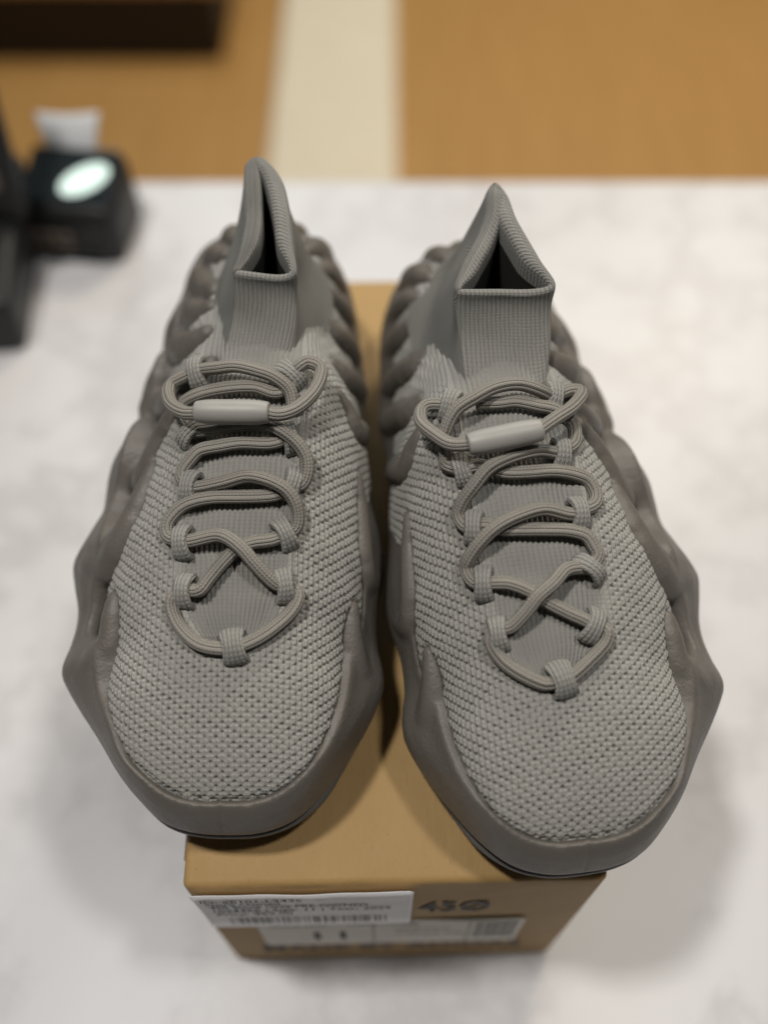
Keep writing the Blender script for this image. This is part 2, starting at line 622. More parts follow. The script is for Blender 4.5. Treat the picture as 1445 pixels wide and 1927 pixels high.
def bars(name, parent, mat, x0, x1, z0, z1, y, n, fill=0.55):
    mb_V, mb_F = [], []
    w = rng.uniform(0.4, 2.2, n)
    w = w / w.sum() * (x1 - x0)
    x = x0
    for i in range(n):
        if i % 2 == 0:
            kk = len(mb_V)
            mb_V += [(x, y, z0), (x + w[i], y, z0), (x + w[i], y, z1), (x, y, z1)]
            mb_F.append((kk, kk + 1, kk + 2, kk + 3))
        x += w[i]
    return link(name, mesh_np(name, np.array(mb_V), np.array(mb_F)), mat, parent, smooth=False)


def sheet(name, parent, mat, x0, x1, z0, z1, y, th, wave=0.0, r=0.002):
    """thin sheet on the front face with rounded corners and an optional wavy upper edge"""
    n = 60
    xs = np.linspace(x0, x1, n)
    up = z1 + wave * (0.9 * np.sin((xs - x0) * 95) + 0.6 * np.sin((xs - x0) * 210 + 1)) - wave
    dn = np.full(n, z0)
    c = np.minimum(xs - x0, x1 - xs)
    cut = np.where(c < r, r - np.sqrt(np.maximum(0, r * r - (r - c) ** 2)), 0)
    up, dn = up - cut, dn + cut
    rows = 6
    zz = dn[None] + (up - dn)[None] * np.linspace(0, 1, rows)[:, None]
    X = np.broadcast_to(xs, (rows, n))
    curl = 0.0012 * np.linspace(0, 1, rows)[:, None] ** 4 * (wave > 0)
    Fr = np.stack([X, np.full((rows, n), y - th) - curl, zz], -1).reshape(-1, 3)
    Bk = np.stack([X, np.full((rows, n), y) - curl, zz], -1).reshape(-1, 3)
    F = grid_faces(rows, n)
    k_ = rows * n
    ed = np.concatenate([np.arange(n), np.arange(1, rows) * n + n - 1, (rows - 1) * n + np.arange(n - 2, -1, -1), np.arange(rows - 2, 0, -1) * n])
    e2_ = np.roll(ed, -1)
    me = mesh_np(name, np.vstack([Fr, Bk]), [F, F[:, ::-1] + k_, np.stack([e2_, ed, ed + k_, e2_ + k_], -1)])
    return link(name, me, mat, parent, smooth=False)


# everything printed or stuck on the end panel: x from the box middle, z from the counter
y0 = -0.0008
print_text('model_print', 'YEEZY 45\u00d8', bx, M['ink'], -0.046, 0.043, BH - 0.054, 0.019, y0 - 0.0001)
print_text('maker_print', 'MADE BY ADIDAS', bx, M['ink'], -0.069, 0.068, BH - 0.1475, 0.017, y0 - 0.0001)
lb = sheet('size_label', bx, M['label'], -0.066, 0.063, BH - 0.127, BH - 0.070, y0 - 0.0003, 0.0003)
tag(lb, 'long printed size label glued across the box end')
yl = y0 - 0.0008
print_text('label_print', 'STONE GREY', lb, M['grey_ink'], -0.060, -0.032, BH - 0.080, 0.0045, yl)
print_text('label_print', 'UNISEX / HOMME', lb, M['grey_ink'], -0.022, 0.012, BH - 0.080, 0.0045, yl)
print_text('label_print', '11', lb, M['ink'], -0.040, -0.024, BH - 0.112, 0.019, yl)
print_text('label_print', 'STONE GREY  STONE GREY', lb, M['grey_ink'], 0.000, 0.028, BH - 0.092, 0.004, yl)
print_text('label_print', 'UK 10.5   FR 46   JP 290', lb, M['grey_ink'], 0.000, 0.034, BH - 0.102, 0.004, yl)
bars('label_barcode', lb, M['grey_ink'], 0.040, 0.060, BH - 0.116, BH - 0.076, yl, 33)
bars('label_rule', lb, M['grey_ink'], -0.0105, -0.0098, BH - 0.125, BH - 0.073, yl, 1)
bars('label_rule', lb, M['grey_ink'], 0.0365, 0.0372, BH - 0.125, BH - 0.073, yl, 1)
st = sheet('price_sticker', bx, M['sticker'], -0.0862, 0.0075, BH - 0.073, BH - 0.0015, y0 - 0.0009, 0.0003, 0.0011)
tag(st, 'white price sticker with wavy upper edge and barcode')
ys_ = y0 - 0.0026
for i, (s_, x1_) in enumerate((('ID: @101-L3435', -0.040), ('Store Owned', -0.050), ('450 Stone Grey PRE-OWNED', -0.012), ('1024466 | Size: 11 | Year: 2025', -0.002), ('Price: $65.00', -0.046))):
    print_text('sticker_print', s_, st, M['ink'], -0.083 + 0.0008 * i, x1_, BH - 0.0150 - 0.0073 * i, 0.0046, ys_ + 0.0004 * min(i, 2))
bars('sticker_barcode', st, M['grey_ink'], -0.076, -0.004, BH - 0.066, BH - 0.052, y0 - 0.00135, 71)

# ------------------------------------------------------------------ the sneaker (millimetres; x across, y from toe to heel, z up)
UP = np.array([
    # y, left x, right x, top z, left power, right power
    [14, -12, 16, 29.5, 3.4, 3.4], [16, -16, 20, 33.5, 3.4, 3.4], [18, -20, 24, 37.5, 3.4, 3.4], [20.5, -23.5, 27, 42.5, 3.4, 3.4],
    [25, -28, 31, 47.4, 3.0, 3.0], [33, -36, 38.4, 54, 3.0, 3.0], [45, -44.2, 44, 62, 2.8, 2.8], [60, -48.8, 48, 70, 2.7, 2.7],
    [80, -52.5, 51.5, 79, 2.7, 2.8], [100, -59, 58, 88.5, 2.5, 2.75], [120, -60, 60, 97, 2.4, 2.8], [140, -57, 60, 105, 2.15, 2.9],
    [160, -53, 59.5, 112, 2.0, 3.1], [180, -49, 58, 117, 1.95, 3.1], [200, -46, 55, 118, 2.0, 2.7], [215, -44.5, 53.5, 116, 2.1, 2.5],
    [230, -43, 52, 112, 2.2, 2.5], [260, -40, 49, 105, 2.3, 2.5], [290, -36, 45, 97, 2.5, 2.5], [310, -29, 39, 87, 2.5, 2.5],
    [322, -20, 31, 72, 2.5, 2.5], [330, -8, 20, 48, 2.5, 2.5], [334, 0, 12, 28, 2.5, 2.5]], float)
XC = 7.0


def upper_grid(ys, nu):
    zbs = 16 + 26 * sstep(90, 56, np.asarray(ys)) - 17 * sstep(26, 18, np.asarray(ys))
    xl, xr, zt, nl, nr = [pchip(ys, UP[:, 0], UP[:, k_]) for k_ in range(1, 6)]
    th = np.linspace(0, np.pi, 801)
    c, s = np.cos(th), np.sin(th)
    P = np.zeros((len(ys), nu, 3))
    U = np.zeros((len(ys), nu))
    ic = 400
    for j in range(len(ys)):
        n = np.where(c > 0, nl[j], nr[j])
        r = (np.abs(c) ** n + np.abs(s) ** n) ** (-1 / n)
        cx = np.clip(XC, xl[j] + 4, xr[j] - 4)
        x = np.where(c > 0, cx - (cx - xl[j]) * r * c, cx - (xr[j] - cx) * r * c)
        z = zbs[j] + (zt[j] - zbs[j]) * r * s
        L = np.concatenate([[0], np.cumsum(np.hypot(np.diff(x), np.diff(z)))])
        t = np.linspace(0, L[-1], nu)
        P[j, :, 0], P[j, :, 1], P[j, :, 2] = np.interp(t, L, x), ys[j], np.interp(t, L, z)
        U[j] = t - L[ic]
    return P, U


# throat of the shoe, where the ribbed tongue shows: y, left x, right x
TH = np.array([[66, 6, 7], [71, 0, 13], [76, -7, 19], [84, -12, 23], [92, -14.5, 26], [110, -16, 26.5], [132, -14.5, 28], [155, -13.5, 29], [180, -13, 29.5], [210, -12, 30]], float)


def build_upper():
    ys = np.concatenate([np.arange(14, 24, 0.3), np.arange(24, 205, 0.42), np.arange(205, 334.1, 0.8)])
    P, U = upper_grid(ys, 540)
    dy, du = np.gradient(P, axis=0), np.gradient(P, axis=1)
    N = np.cross(du, dy)
    N /= np.maximum(np.linalg.norm(N, axis=-1, keepdims=True), 1e-9)
    N[N[..., 2] < -0.2] *= -1
    cl = np.concatenate([[0], np.cumsum(np.hypot(np.diff(ys), np.diff(pchip(ys, UP[:, 0], UP[:, 3]))))])
    V_ = np.broadcast_to(cl[:, None], U.shape)
    X, Y, Z = P[..., 0], P[..., 1], P[..., 2]
    tl, tr = np.interp(Y, TH[:, 0], TH[:, 1]), np.interp(Y, TH[:, 0], TH[:, 2])
    din = np.minimum(X - tl, tr - X)                       # >0 inside the throat
    din = np.where(Y < TH[0, 0], -9 - (TH[0, 0] - Y), din)
    tongue = sstep(-1.5, 1.5, din)
    plainzone = sstep(-6.5, -1.5, din)
    # mesh openings: staggered rows
    v = V_ + 0.0016 * U * U * np.sign(1) * 0.35
    hole = np.zeros_like(U)
    stretch = 1 + 0.14 * np.sin(Y * 0.021)
    pu, pv = 4.7, 3.9
    jit = 0.16 * np.sin(U * 0.9 + v * 0.37) + 0.13 * np.sin(v * 1.3 - U * 0.21)
    for off in (0.0, 0.5):
        a = (U + jit) / pu + off
        b = (v + jit * 0.6) / pv + off
        ia, ib = np.round(a).astype(int), np.round(b).astype(int)
        hsh = (ia * 7919 + ib * 104729 + int(off * 2) * 31337) % 1009 / 1009.0
        hs2 = (ia * 6133 + ib * 3571 + int(off * 2) * 911) % 997 / 997.0
        a = (a - ia) * pu + (hsh - 0.5) * 0.42
        b = (b - ib) * pv + (hs2 - 0.5) * 0.40
        b = b + 0.30 * a * a                                # openings curve like small arches
        hole += np.exp(-(a / (0.66 + 0.22 * hs2)) ** 2 - (b / 0.50) ** 2) * (0.62 + 0.5 * hsh)
    gone = np.maximum(plainzone, sstep(188, 206, Y + 0.10 * np.abs(U)))
    edge_w = 1 - gone
    hole = hole * edge_w
    yarn = 0.10 * np.cos(2 * np.pi * (U + jit) / (pu / 2)) * edge_w
    half = np.maximum((tr - tl) / 2, 5)
    UR = (X - (tl + tr) / 2) / half * 21.0                  # columns fan out from the foot of the throat
    PR = 2.1
    e = (UR / PR - np.round(UR / PR)) * PR
    ribs = (0.18 - 1.25 * np.exp(-(e / 0.45) ** 2)) * tongue
    heelribs = 0.25 * np.sin(2 * np.pi * Z / 3.0) * sstep(196, 220, Y)
    lip = 0.9 * np.exp(-((din + 1.5) / 2.2) ** 2) * sstep(66, 74, Y) * (1 - sstep(185, 200, Y))
    puck = 0.35 * np.sin(Y * 0.31 + X * 0.11) * np.sin(X * 0.23 - Y * 0.07) * sstep(40, 80, Y)
    disp = -1.45 * hole + yarn + ribs + heelribs - 1.5 * sstep(0, 5, din) + lip + puck
    # the knit dips into a seam where the foam begins
    kd = KDTree(len(SOLE_V))
    for i_, c_ in enumerate(SOLE_V):
        kd.insert(c_, i_)
    kd.balance()
    st_ = 2
    Ps, Ns = P[::st_, ::st_], N[::st_, ::st_]
    cov = np.zeros(Ps.shape[:2], bool)
    for r_ in range(Ps.shape[0]):
        for c_ in range(Ps.shape[1]):
            co_, i_, d_ = kd.find(Ps[r_, c_])
            cov[r_, c_] = d_ < 14 and (SOLE_V[i_] - Ps[r_, c_]) @ Ns[r_, c_] > 0.55 * d_
    cp = Ps[cov]
    kd2 = KDTree(len(cp))
    for i_, c_ in enumerate(cp):
        kd2.insert(c_, i_)
    kd2.balance()
    dist = np.zeros(Ps.shape[:2])
    for r_ in range(Ps.shape[0]):
        for c_ in range(Ps.shape[1]):
            if not cov[r_, c_]:
                dist[r_, c_] = kd2.find(Ps[r_, c_])[2]
    pd = np.pad(dist, 1, mode='edge')
    dist = sum(pd[i_:i_ + dist.shape[0], j_:j_ + dist.shape[1]] for i_ in range(3) for j_ in range(3)) / 9
    dist = np.repeat(np.repeat(dist, st_, 0), st_, 1)[:P.shape[0], :P.shape[1]]
    disp = disp - 1.7 * np.exp(-(dist / 1.6) ** 2)
    Q = P + N * disp[..., None]
    nr_, nc = U.shape
    F = grid_faces(nr_, nc)
    cq = P.reshape(-1, 3)[F].mean(1)
    F = F[((cq[:, 0] - 9) / 14.5) ** 2 + ((cq[:, 1] - 244) / 29) ** 2 > 1]      # the foot opening
    return Q.reshape(-1, 3), F, np.stack([np.where(tongue > 0.5, UR, U), v], -1).reshape(-1, 2), tongue.ravel(), np.clip(hole * 1.3 - 0.22, 0, 1).ravel() * 0.9


# ridge of the sole all round: x, y, z, inset of the lip, lip height, bulge
RIDGE = np.array([
    [2, 12.5, 25, 7.5, 42.5, .85], [-12, 13.5, 25, 7.5, 42.5, .85], [-24, 17.5, 25, 7.2, 44, .85], [-34, 25.5, 25.5, 6, 47.5, .85], [-44, 36, 26, 6, 49, .82], [-55, 51, 27, 10.5, 50, .7],
    [-66, 65, 28, 16, 50, .55], [-73, 75, 29, 22, 54, .5], [-75.5, 81, 30, 24, 55, .48], [-73.5, 92, 30, 13, 46, .5], [-72.5, 102, 30, 13.5, 48, .55], [-73, 110, 31, 15, 54, .55], [-76.5, 122, 32, 21, 63, .5],
    [-78, 131, 33, 24, 66, .5], [-74, 147, 32, 17, 57, .5], [-69.5, 157, 32, 13, 56, .55], [-69, 168, 32, 16, 65, .55], [-69, 178, 33, 18, 69, .52], [-66, 190, 33, 16, 66, .52], [-60, 206, 33, 11, 57, .55],
    [-60, 222, 34, 15, 67, .55], [-58, 234, 34, 14, 66, .6], [-53, 249, 34, 11, 59, .6], [-53, 264, 36, 14, 67, .65], [-50, 278, 35, 13, 64, .65], [-47, 290, 36, 13, 65, .7],
    [-45, 307, 36, 13, 66, .7], [-40, 319, 36, 13, 66, .7], [-29, 331, 36, 14, 66, .7], [-14, 337, 36, 15, 66, .7], [2, 339, 36, 15, 66, .7], [18, 336, 36, 15, 66, .7],
    [33, 328, 36, 13, 66, .7], [43, 315, 36, 13, 66, .7], [48, 301, 36, 12, 64, .7], [51, 284, 35, 11, 62, .7], [53, 262, 34, 9, 58, .65], [56, 238, 34, 8.5, 52, .6],
    [55, 213, 33, 5.5, 58, .6], [57, 185, 33, 5, 60, .6], [61, 160, 32, 6, 60, .6], [64.5, 140, 32, 8, 63, .6], [65, 127, 31, 8, 61, .6], [62, 110, 30, 6, 53, .6],
    [62, 95, 29, 7, 47, .55], [65, 80, 28, 15, 51, .48], [64, 70, 28, 15, 50, .5], [58, 56, 27, 10.5, 50, .65], [49.5, 42, 26, 6.2, 49, .78], [40, 28.5, 25.5, 6, 47.5, .85],
    [29, 18.5, 25, 7.2, 44, .85], [16, 13.5, 25, 7.5, 42.5, .85]], float)

# skin points of the fingers of foam: (x, y, z, radius)
FING = [
    [(-70, 79, 36, 8), (-62, 79, 47, 8), (-56, 82, 54.5, 7.2), (-52.5, 90, 61, 5.8), (-50.5, 99, 64.5, 4.4)],
    [(-75, 129, 36, 9), (-70, 124, 50, 10), (-61, 119, 62, 10), (-51, 125, 74, 8.5), (-43, 137, 82, 6.5), (-37.5, 151, 85.5, 4.2)],
    [(-67, 178, 37, 9), (-61, 170, 56, 9.5), (-51, 158, 75, 9), (-42, 162, 84, 7.5), (-33, 170, 93, 6), (-25, 175, 101.5, 4)],
    [(-60, 224, 34, 11), (-55, 208, 60, 10.5), (-43, 190, 87, 9.5), (-32, 184, 98, 8), (-21, 185, 108, 6), (-11, 187, 114, 4)],
    [(-53, 264, 34, 11), (-46, 238, 70, 11), (-36, 216, 95, 10), (-25, 209, 106, 7.5), (-15, 208, 111.5, 4.2)],
    [(-47, 288, 35, 9), (-40, 262, 74, 9), (-30, 236, 98, 8), (-16, 228, 107.5, 4.5)],
    [(-45, 307, 35, 9), (-39, 285, 72, 9.5), (-29, 258, 94, 8.5), (-16.5, 243, 104.5, 4.6)],
    [(-40, 321, 35, 9), (-34, 304, 72, 9), (-26, 285, 90, 7.5), (-15, 272, 99, 4.2)],
    [(-26, 332, 35, 9), (-21, 318, 74, 8.5), (-15, 297, 93, 7), (-9, 283, 100.5, 4)],
    [(2, 339, 35, 9), (4, 328, 68, 8.5), (6, 306, 91, 7), (7, 294, 96.5, 4)],
    [(63, 76, 29, 9), (59.5, 78, 42, 8), (56.5, 86, 52, 6), (54.5, 97, 59, 3.8)],
    [(65, 130, 32, 9), (62.5, 116, 50, 7), (60.5, 122, 61, 6), (58.5, 138, 69, 5), (55.8, 153, 77, 3)],
    [(56, 208, 33, 8), (58.5, 190, 62, 7.5), (57.5, 174, 82, 6.4), (53, 177, 92, 5), (47.5, 181, 99.5, 3.2)],
    [(57, 238, 33, 9), (55.5, 218, 66, 9), (51.5, 203, 88, 7.5), (44.5, 201, 97, 4)],
    [(54, 260, 33, 9), (52, 240, 70, 9), (46.5, 229, 89, 7), (39, 228, 96.5, 4)],
    [(51, 284, 35, 9), (48.5, 265, 71, 9), (44, 259, 83, 7), (38.5, 257, 88, 4)],
    [(48, 302, 35, 9), (44.5, 287, 73, 8.5), (41, 280, 81, 7), (36, 273, 86.5, 4)],
    [(40, 320, 35, 9), (37, 301, 78, 8.5), (33.5, 290, 88, 6.5), (28.5, 280, 93.5, 4)],
    [(21, 335, 35, 9), (21, 320, 74, 8), (19, 300, 92, 6.5), (17, 290, 95.5, 4)],
]


_P, _U = upper_grid(np.arange(14, 334, 1.0), 200)
_N = np.cross(np.gradient(_P, axis=1), np.gradient(_P, axis=0))
_N /= np.maximum(np.linalg.norm(_N, axis=-1, keepdims=True), 1e-9)
HUG_P, HUG_N = _P.reshape(-1, 3), _N.reshape(-1, 3)


def build_sole_mesh():
    n = 360
    C = catmull(RIDGE, n, closed=True)
    rid = C[:, :3]
    spine = np.stack([np.full(n, 4.0), np.clip(rid[:, 1], 52, 300), np.zeros(n)], -1)
    d = spine - rid
    d[:, 2] = 0
    d /= np.linalg.norm(d, axis=1, keepdims=True)
    inset, zl, bul = C[:, 3], C[:, 4], C[:, 5]
    spring = 15 * sstep(72, 10, rid[:, 1]) ** 1.3 + 4 * sstep(305, 340, rid[:, 1])
    rings = []

    def ring(off, z):
        r = rid + d * np.asarray(off)[..., None] if np.ndim(off) else rid + d * off
        r = r.copy()
        r[:, 2] = z
        return r
    toe = sstep(60, 25, rid[:, 1])
    rings.append(ring(np.full(n, 22.0), spring))
    rings.append(ring(11 - 4.5 * toe, spring))
    rings.append(ring(8 - 4.2 * toe, spring + 1.0))
    rings.append(ring(6.8 - 3.6 * toe, spring + 4.0))
    rings.append(ring(7.2 - 3.4 * toe, spring + 5.2))          # groove above the outsole
    rings.append(ring(3.6 - 2.0 * toe, spring + (rid[:, 2] - spring) * 0.62))
    rings.append(ring(np.full(n, 0.8), rid[:, 2] - 3.0))
    rings.append(ring(np.zeros(n), rid[:, 2]))
    rings.append(ring(inset * 0.08, rid[:, 2] + (zl - rid[:, 2]) * (0.16 + 0.15 * bul)))
    rings.append(ring(inset * 0.30, rid[:, 2] + (zl - rid[:, 2]) * (0.20 + 0.62 * bul)))
    rings.append(ring(inset * 0.62, rid[:, 2] + (zl - rid[:, 2]) * (0.52 + 0.52 * bul)))
    rings.append(ring(inset * 0.86, zl + 1.5))
    side = (1 - toe) * (1 - sstep(84, 92, rid[:, 1]) * sstep(122, 110, rid[:, 1]))
    rings.append(ring(inset * 1.05 + 0.5 + 4.5 * side, zl - 0.3 + 0.8 * side))
    rings.append(ring(inset + 5 + 8 * side, zl - 7 + 7 * side))
    rings.append(ring(inset + 9 + 9 * side, zl - 12))
    V = np.concatenate(rings)
    nr_ = len(rings)
    F4 = grid_faces(nr_, n, wrap_c=True)
    ctr = np.array([[4, 170, 0.0], [4, 170, 30.0]])
    i = np.arange(n)
    j = (i + 1) % n
    k_ = len(V)
    # caps as strips towards the spine
    sp0 = spine.copy()
    sp0[:, 2] = spring * 0
    sp1 = spine.copy()
    sp1[:, 2] = 34
    V = np.vstack([V, sp0, sp1])
    b = (nr_ - 1) * n
    Fb = np.stack([i, k_ + i, k_ + j, j], -1)
    Ft = np.stack([b + i, b + j, k_ + n + j, k_ + n + i], -1)
    mb = MB()
    mb.add(V, [F4[:, ::-1], Fb[:, ::-1], Ft[:, ::-1]])
    for fg in FING:
        p = catmull(np.array(fg, float), 22)
        pt, r = p[:, :3], p[:, 3]
        ax = np.stack([np.full(len(p), 5.0), pt[:, 1], np.full(len(p), 36.0)], -1)
        nn = pt - ax
        nn /= np.linalg.norm(nn, axis=1, keepdims=True)
        for q_ in range(len(pt)):                              # the upper part of a finger hugs the knit
            w_ = sstep(48, 68, pt[q_, 2])
            if w_ > 0:
                i_ = np.argmin(((HUG_P - pt[q_]) ** 2).sum(1))
                off = (pt[q_] - HUG_P[i_]) @ HUG_N[i_]
                lim = 1.0 + 0.36 * r[q_] + 1.4 * float(sstep(150, 110, pt[q_, 1]))
                skin = HUG_P[i_] + HUG_N[i_] * np.clip(off, 0.8, lim)
                pt[q_] = pt[q_] * (1 - w_) + skin * w_
                nn[q_] = nn[q_] * (1 - w_) + HUG_N[i_] * w_
                nn[q_] /= np.linalg.norm(nn[q_])
        c = pt - nn * r[:, None]
        # rounded tip and root
        t0, t1 = c[0] - c[1], c[-1] - c[-2]
        t0, t1 = t0 / np.linalg.norm(t0), t1 / np.linalg.norm(t1)
        a = np.array([0.35, 0.7, 0.93])
        c = np.vstack([(c[0] + t0 * r[0] * 0.2)[None], c, c[-1] + t1 * r[-1] * a[:, None]])
        r = np.concatenate([[r[0] * 0.8], r, r[-1] * np.sqrt(1 - a ** 2)])
        Vt, Ft_, _ = tube(c, r, 14)
        mb.add(Vt, Ft_)
    me = mb.mesh('sole_raw', 1.0)
    o = bpy.data.objects.new('sole_raw', me)
    SC.collection.objects.link(o)
    bm_ = bmesh.new()
    bm_.from_mesh(me)
    bmesh.ops.remove_doubles(bm_, verts=bm_.verts, dist=0.001)
    bmesh.ops.recalc_face_normals(bm_, faces=bm_.faces)
    bm_.to_mesh(me)
    bm_.free()
    md = o.modifiers.new('r', 'REMESH')
    md.mode = 'VOXEL'
    md.voxel_size = 0.95
    md.use_smooth_shade = True
    sm = o.modifiers.new('s', 'SMOOTH')
    sm.factor = 0.5
    sm.iterations = 18
    dg = bpy.context.evaluated_depsgraph_get()
    out = bpy.data.meshes.new_from_object(o.evaluated_get(dg))
    V = np.zeros(len(out.vertices) * 3, np.float32)
    out.vertices.foreach_get('co', V)
    V = V.reshape(-1, 3).copy()
    F = np.zeros(len(out.loops), np.int32)
    out.loops.foreach_get('vertex_index', F)
    tot = np.array([p.loop_total for p in out.polygons])
    assert (tot == 4).all()
    bpy.data.objects.remove(o)
    V[:, 2] -= V[:, 2].min()
    seam = np.exp(-((V[:, 0] - 1.5) / 0.8) ** 2) * (V[:, 1] < 24) * sstep(24, 30, V[:, 2])
    V[:, 1] += 0.55 * seam
    # outsole layer under the foam
    prof_ = [(20, 0.2), (7.6 - 5.0 * toe, -0.9), (6.2 - 5.0 * toe, 0.1), (5.7 - 5.0 * toe, 1.6), (5.9 - 5.0 * toe, 3.4), (6.6 - 5.0 * toe, 4.4), (20, 4.2)]
    rr_ = [ring(np.broadcast_to(o_, (n,)).astype(float), spring + z_) for o_, z_ in prof_]
    OV = np.concatenate(rr_)
    OV[:, 2] -= OV[:, 2].min()
    return V + [0, 0, 0.6], F.reshape(-1, 4), OV, grid_faces(len(rr_), n, wrap_c=True, wrap_r=True)[:, ::-1]


def build_collar(rim):
    """knitted sock collar: outer wall from the upper to the rim, rolled rim, inner wall"""
    rp = np.array(rim, float)

    def cu_(pts, per=17):
        q = np.vstack([pts[-1], pts, pts[0], pts[1]])
        t = np.linspace(0, 1, per, endpoint=False)[:, None]
        return np.vstack([0.5 * (2 * q[i + 1] + (q[i + 2] - q[i]) * t + (2 * q[i] - 5 * q[i + 1] + 4 * q[i + 2] - q[i + 3]) * t ** 2
                                 + (3 * q[i + 1] - q[i] - 3 * q[i + 2] + q[i + 3]) * t ** 3) for i in range(len(pts))])
    if rp[0, 0] < rp[2, 0]:
        base = [(-7, 178, 107), (7, 170, 108), (23, 177, 108), (36, 205, 100), (41, 240, 91), (33, 285, 80), (10, 314, 74), (-11, 303, 76), (-23, 262, 84), (-23, 232, 92), (-17, 202, 100)]
    else:
        base = [(23, 177, 108), (7, 170, 108), (-7, 178, 107), (-17, 203, 100), (-23, 235, 92), (-20, 275, 81), (8, 314, 74), (25, 300, 76), (37, 272, 84), (41, 242, 91), (36, 206, 100)]
    base = np.array(base, float)
    rimc, basec = cu_(rp), cu_(base)
    pin = np.zeros((11, 1))
    pin[3], pin[10], pin[4], pin[9] = 1.2, 0.25, 0.4, 0.0     # knit pinched in behind the tongue flap
    pin = cu_(pin)[:, 0]
    n = len(rimc)
    fx = np.full((11, 1), 1.35)
    fx[0], fx[1], fx[2] = 1.9, 2.1, 1.9
    fx[7:10] = 1.1
    fx[10] = fx[3] = 1.55
    FX = cu_(fx)[:, 0]
    rings, vs = [], []
    m = 44
    for k_ in range(m):
        t = k_ / (m - 1)
        s = (1 - (1 - t) ** FX)[:, None]                                # plan moves in early: skirt blends with the upper
        p = basec * (1 - s) + rimc * s
        z = basec[:, 2] * (1 - t) + rimc[:, 2] * t
        zz = basec[:, 2] + (rimc[:, 2] - basec[:, 2]) * (0.55 * t + 0.45 * t * t)
        p[:, 2] = 0.25 * z + 0.75 * zz
        fold = 0.9 * np.sin(t * 9 + np.linspace(0, 2 * np.pi, n) * 3) * np.sin(np.pi * t) ** 0.8
        dn = p[:, :2] - p[:, :2].mean(0)
        dn /= np.linalg.norm(dn, axis=1, keepdims=True)
        p[:, :2] += dn * (fold - 2.4 * pin * np.sin(np.pi * min(1, t * 1.05)) ** 1.2)[:, None]
        rings.append(p)
        vs.append(t * 52)
    top = rings[-1]
    inw = top[:, :2].mean(0) - top[:, :2]
    # inward normal of the rim loop
    tg = np.roll(top, -1, 0) - np.roll(top, 1, 0)
    nn = np.stack([-tg[:, 1], tg[:, 0]], -1)
    nn /= np.maximum(np.linalg.norm(nn, axis=1, keepdims=True), 1e-9)
    nn *= np.sign((nn * inw).sum())
    wv = 3.6 + 4.2 * sstep(6, 22, top[:, 1] - top[:, 1].min()) - 1.2 * sstep(48, 60, top[:, 1] - top[:, 1].min())
    nn = (np.roll(nn, 2, 0) + np.roll(nn, -2, 0) + np.roll(nn, 4, 0) + np.roll(nn, -4, 0) + nn) / 5
    for a in np.linspace(0, np.pi, 9)[1:]:
        p = top.copy()
        p[:, :2] += nn * (wv / 2 * (1 - np.cos(a)))[:, None]
        p[:, 2] += np.sin(a) * wv * 0.42 + 0.5 * np.sin(np.arange(n) * 0.21)
        rings.append(p)
        vs.append(52 + a * 2.2)
    lastp = rings[-1]
    mid = lastp.mean(0)
    for k_ in range(1, 14):
        t = k_ / 13
        p = lastp.copy()
        p[:, 2] -= t * 46
        cen = np.array([8, np.clip(0, 0, 0)])
        gp = 1 + 0.05 * t
        p[:, 0] = mid[0] + (p[:, 0] - mid[0]) * gp - (mid[0] - 9) * t * 0.3
        p[:, 1] = mid[1] + (p[:, 1] - mid[1]) * (1 + 0.04 * t)
        rings.append(p)
        vs.append(58 + t * 46)
    V = np.array(rings)
    per = np.concatenate([[0], np.cumsum(np.linalg.norm(np.diff(np.vstack([rimc, rimc[:1]]), axis=0), axis=1))])
    # seam column duplicated for clean uv
    V = np.concatenate([V, V[:, :1]], 1)
    nr_ = V.shape[0]
    seg = np.concatenate([np.zeros((nr_, 1)), np.cumsum(np.linalg.norm(np.diff(V, axis=1), axis=2), axis=1)], 1)
    seg = seg - seg[:, 17:18]                               # measured from the middle of the tongue flap
    uv = np.stack([seg, np.broadcast_to(np.array(vs)[:, None], (nr_, n + 1))], -1)
    return V.reshape(-1, 3), grid_faces(nr_, n + 1), uv.reshape(-1, 2)


def rounded_strap(center, tangent, normal, arc_r, width, thick, a0=-30, a1=210):
    """band arching over a lace: centre, lace tangent (band width runs along it), surface normal"""
    t = np.array(tangent, float)
    nrm = np.array(normal, float)
    nrm /= np.linalg.norm(nrm)
    t -= nrm * (t @ nrm)
    t /= np.linalg.norm(t)
    d = np.cross(nrm, t)
    A = np.radians(np.linspace(a0, a1, 26))
    m = 20
    ph = np.linspace(0, 2 * np.pi, m + 1)
    cs = np.sign(np.cos(ph)) * np.abs(np.cos(ph)) ** 0.8 * width / 2
    sn = np.sign(np.sin(ph)) * np.abs(np.sin(ph)) ** 0.9 * thick / 2
    V, uv = [], []
    for a in A:
        rad = np.cos(a) * d + np.sin(a) * nrm
        flare = 0.92 + 0.22 * np.cos(a) ** 2
        stretch = 1.25 + 0.25 * (1 - np.sin(a)) ** 1.5
        c0 = center + d * np.cos(a) * arc_r * stretch + nrm * np.sin(a) * arc_r
        for k_ in range(m + 1):
            V.append(c0 + t * cs[k_] * flare + rad * sn[k_])
            uv.append((cs[k_], a * arc_r * 1.15))
    F = grid_faces(len(A), m + 1)
    return np.array(V), F, np.array(uv)


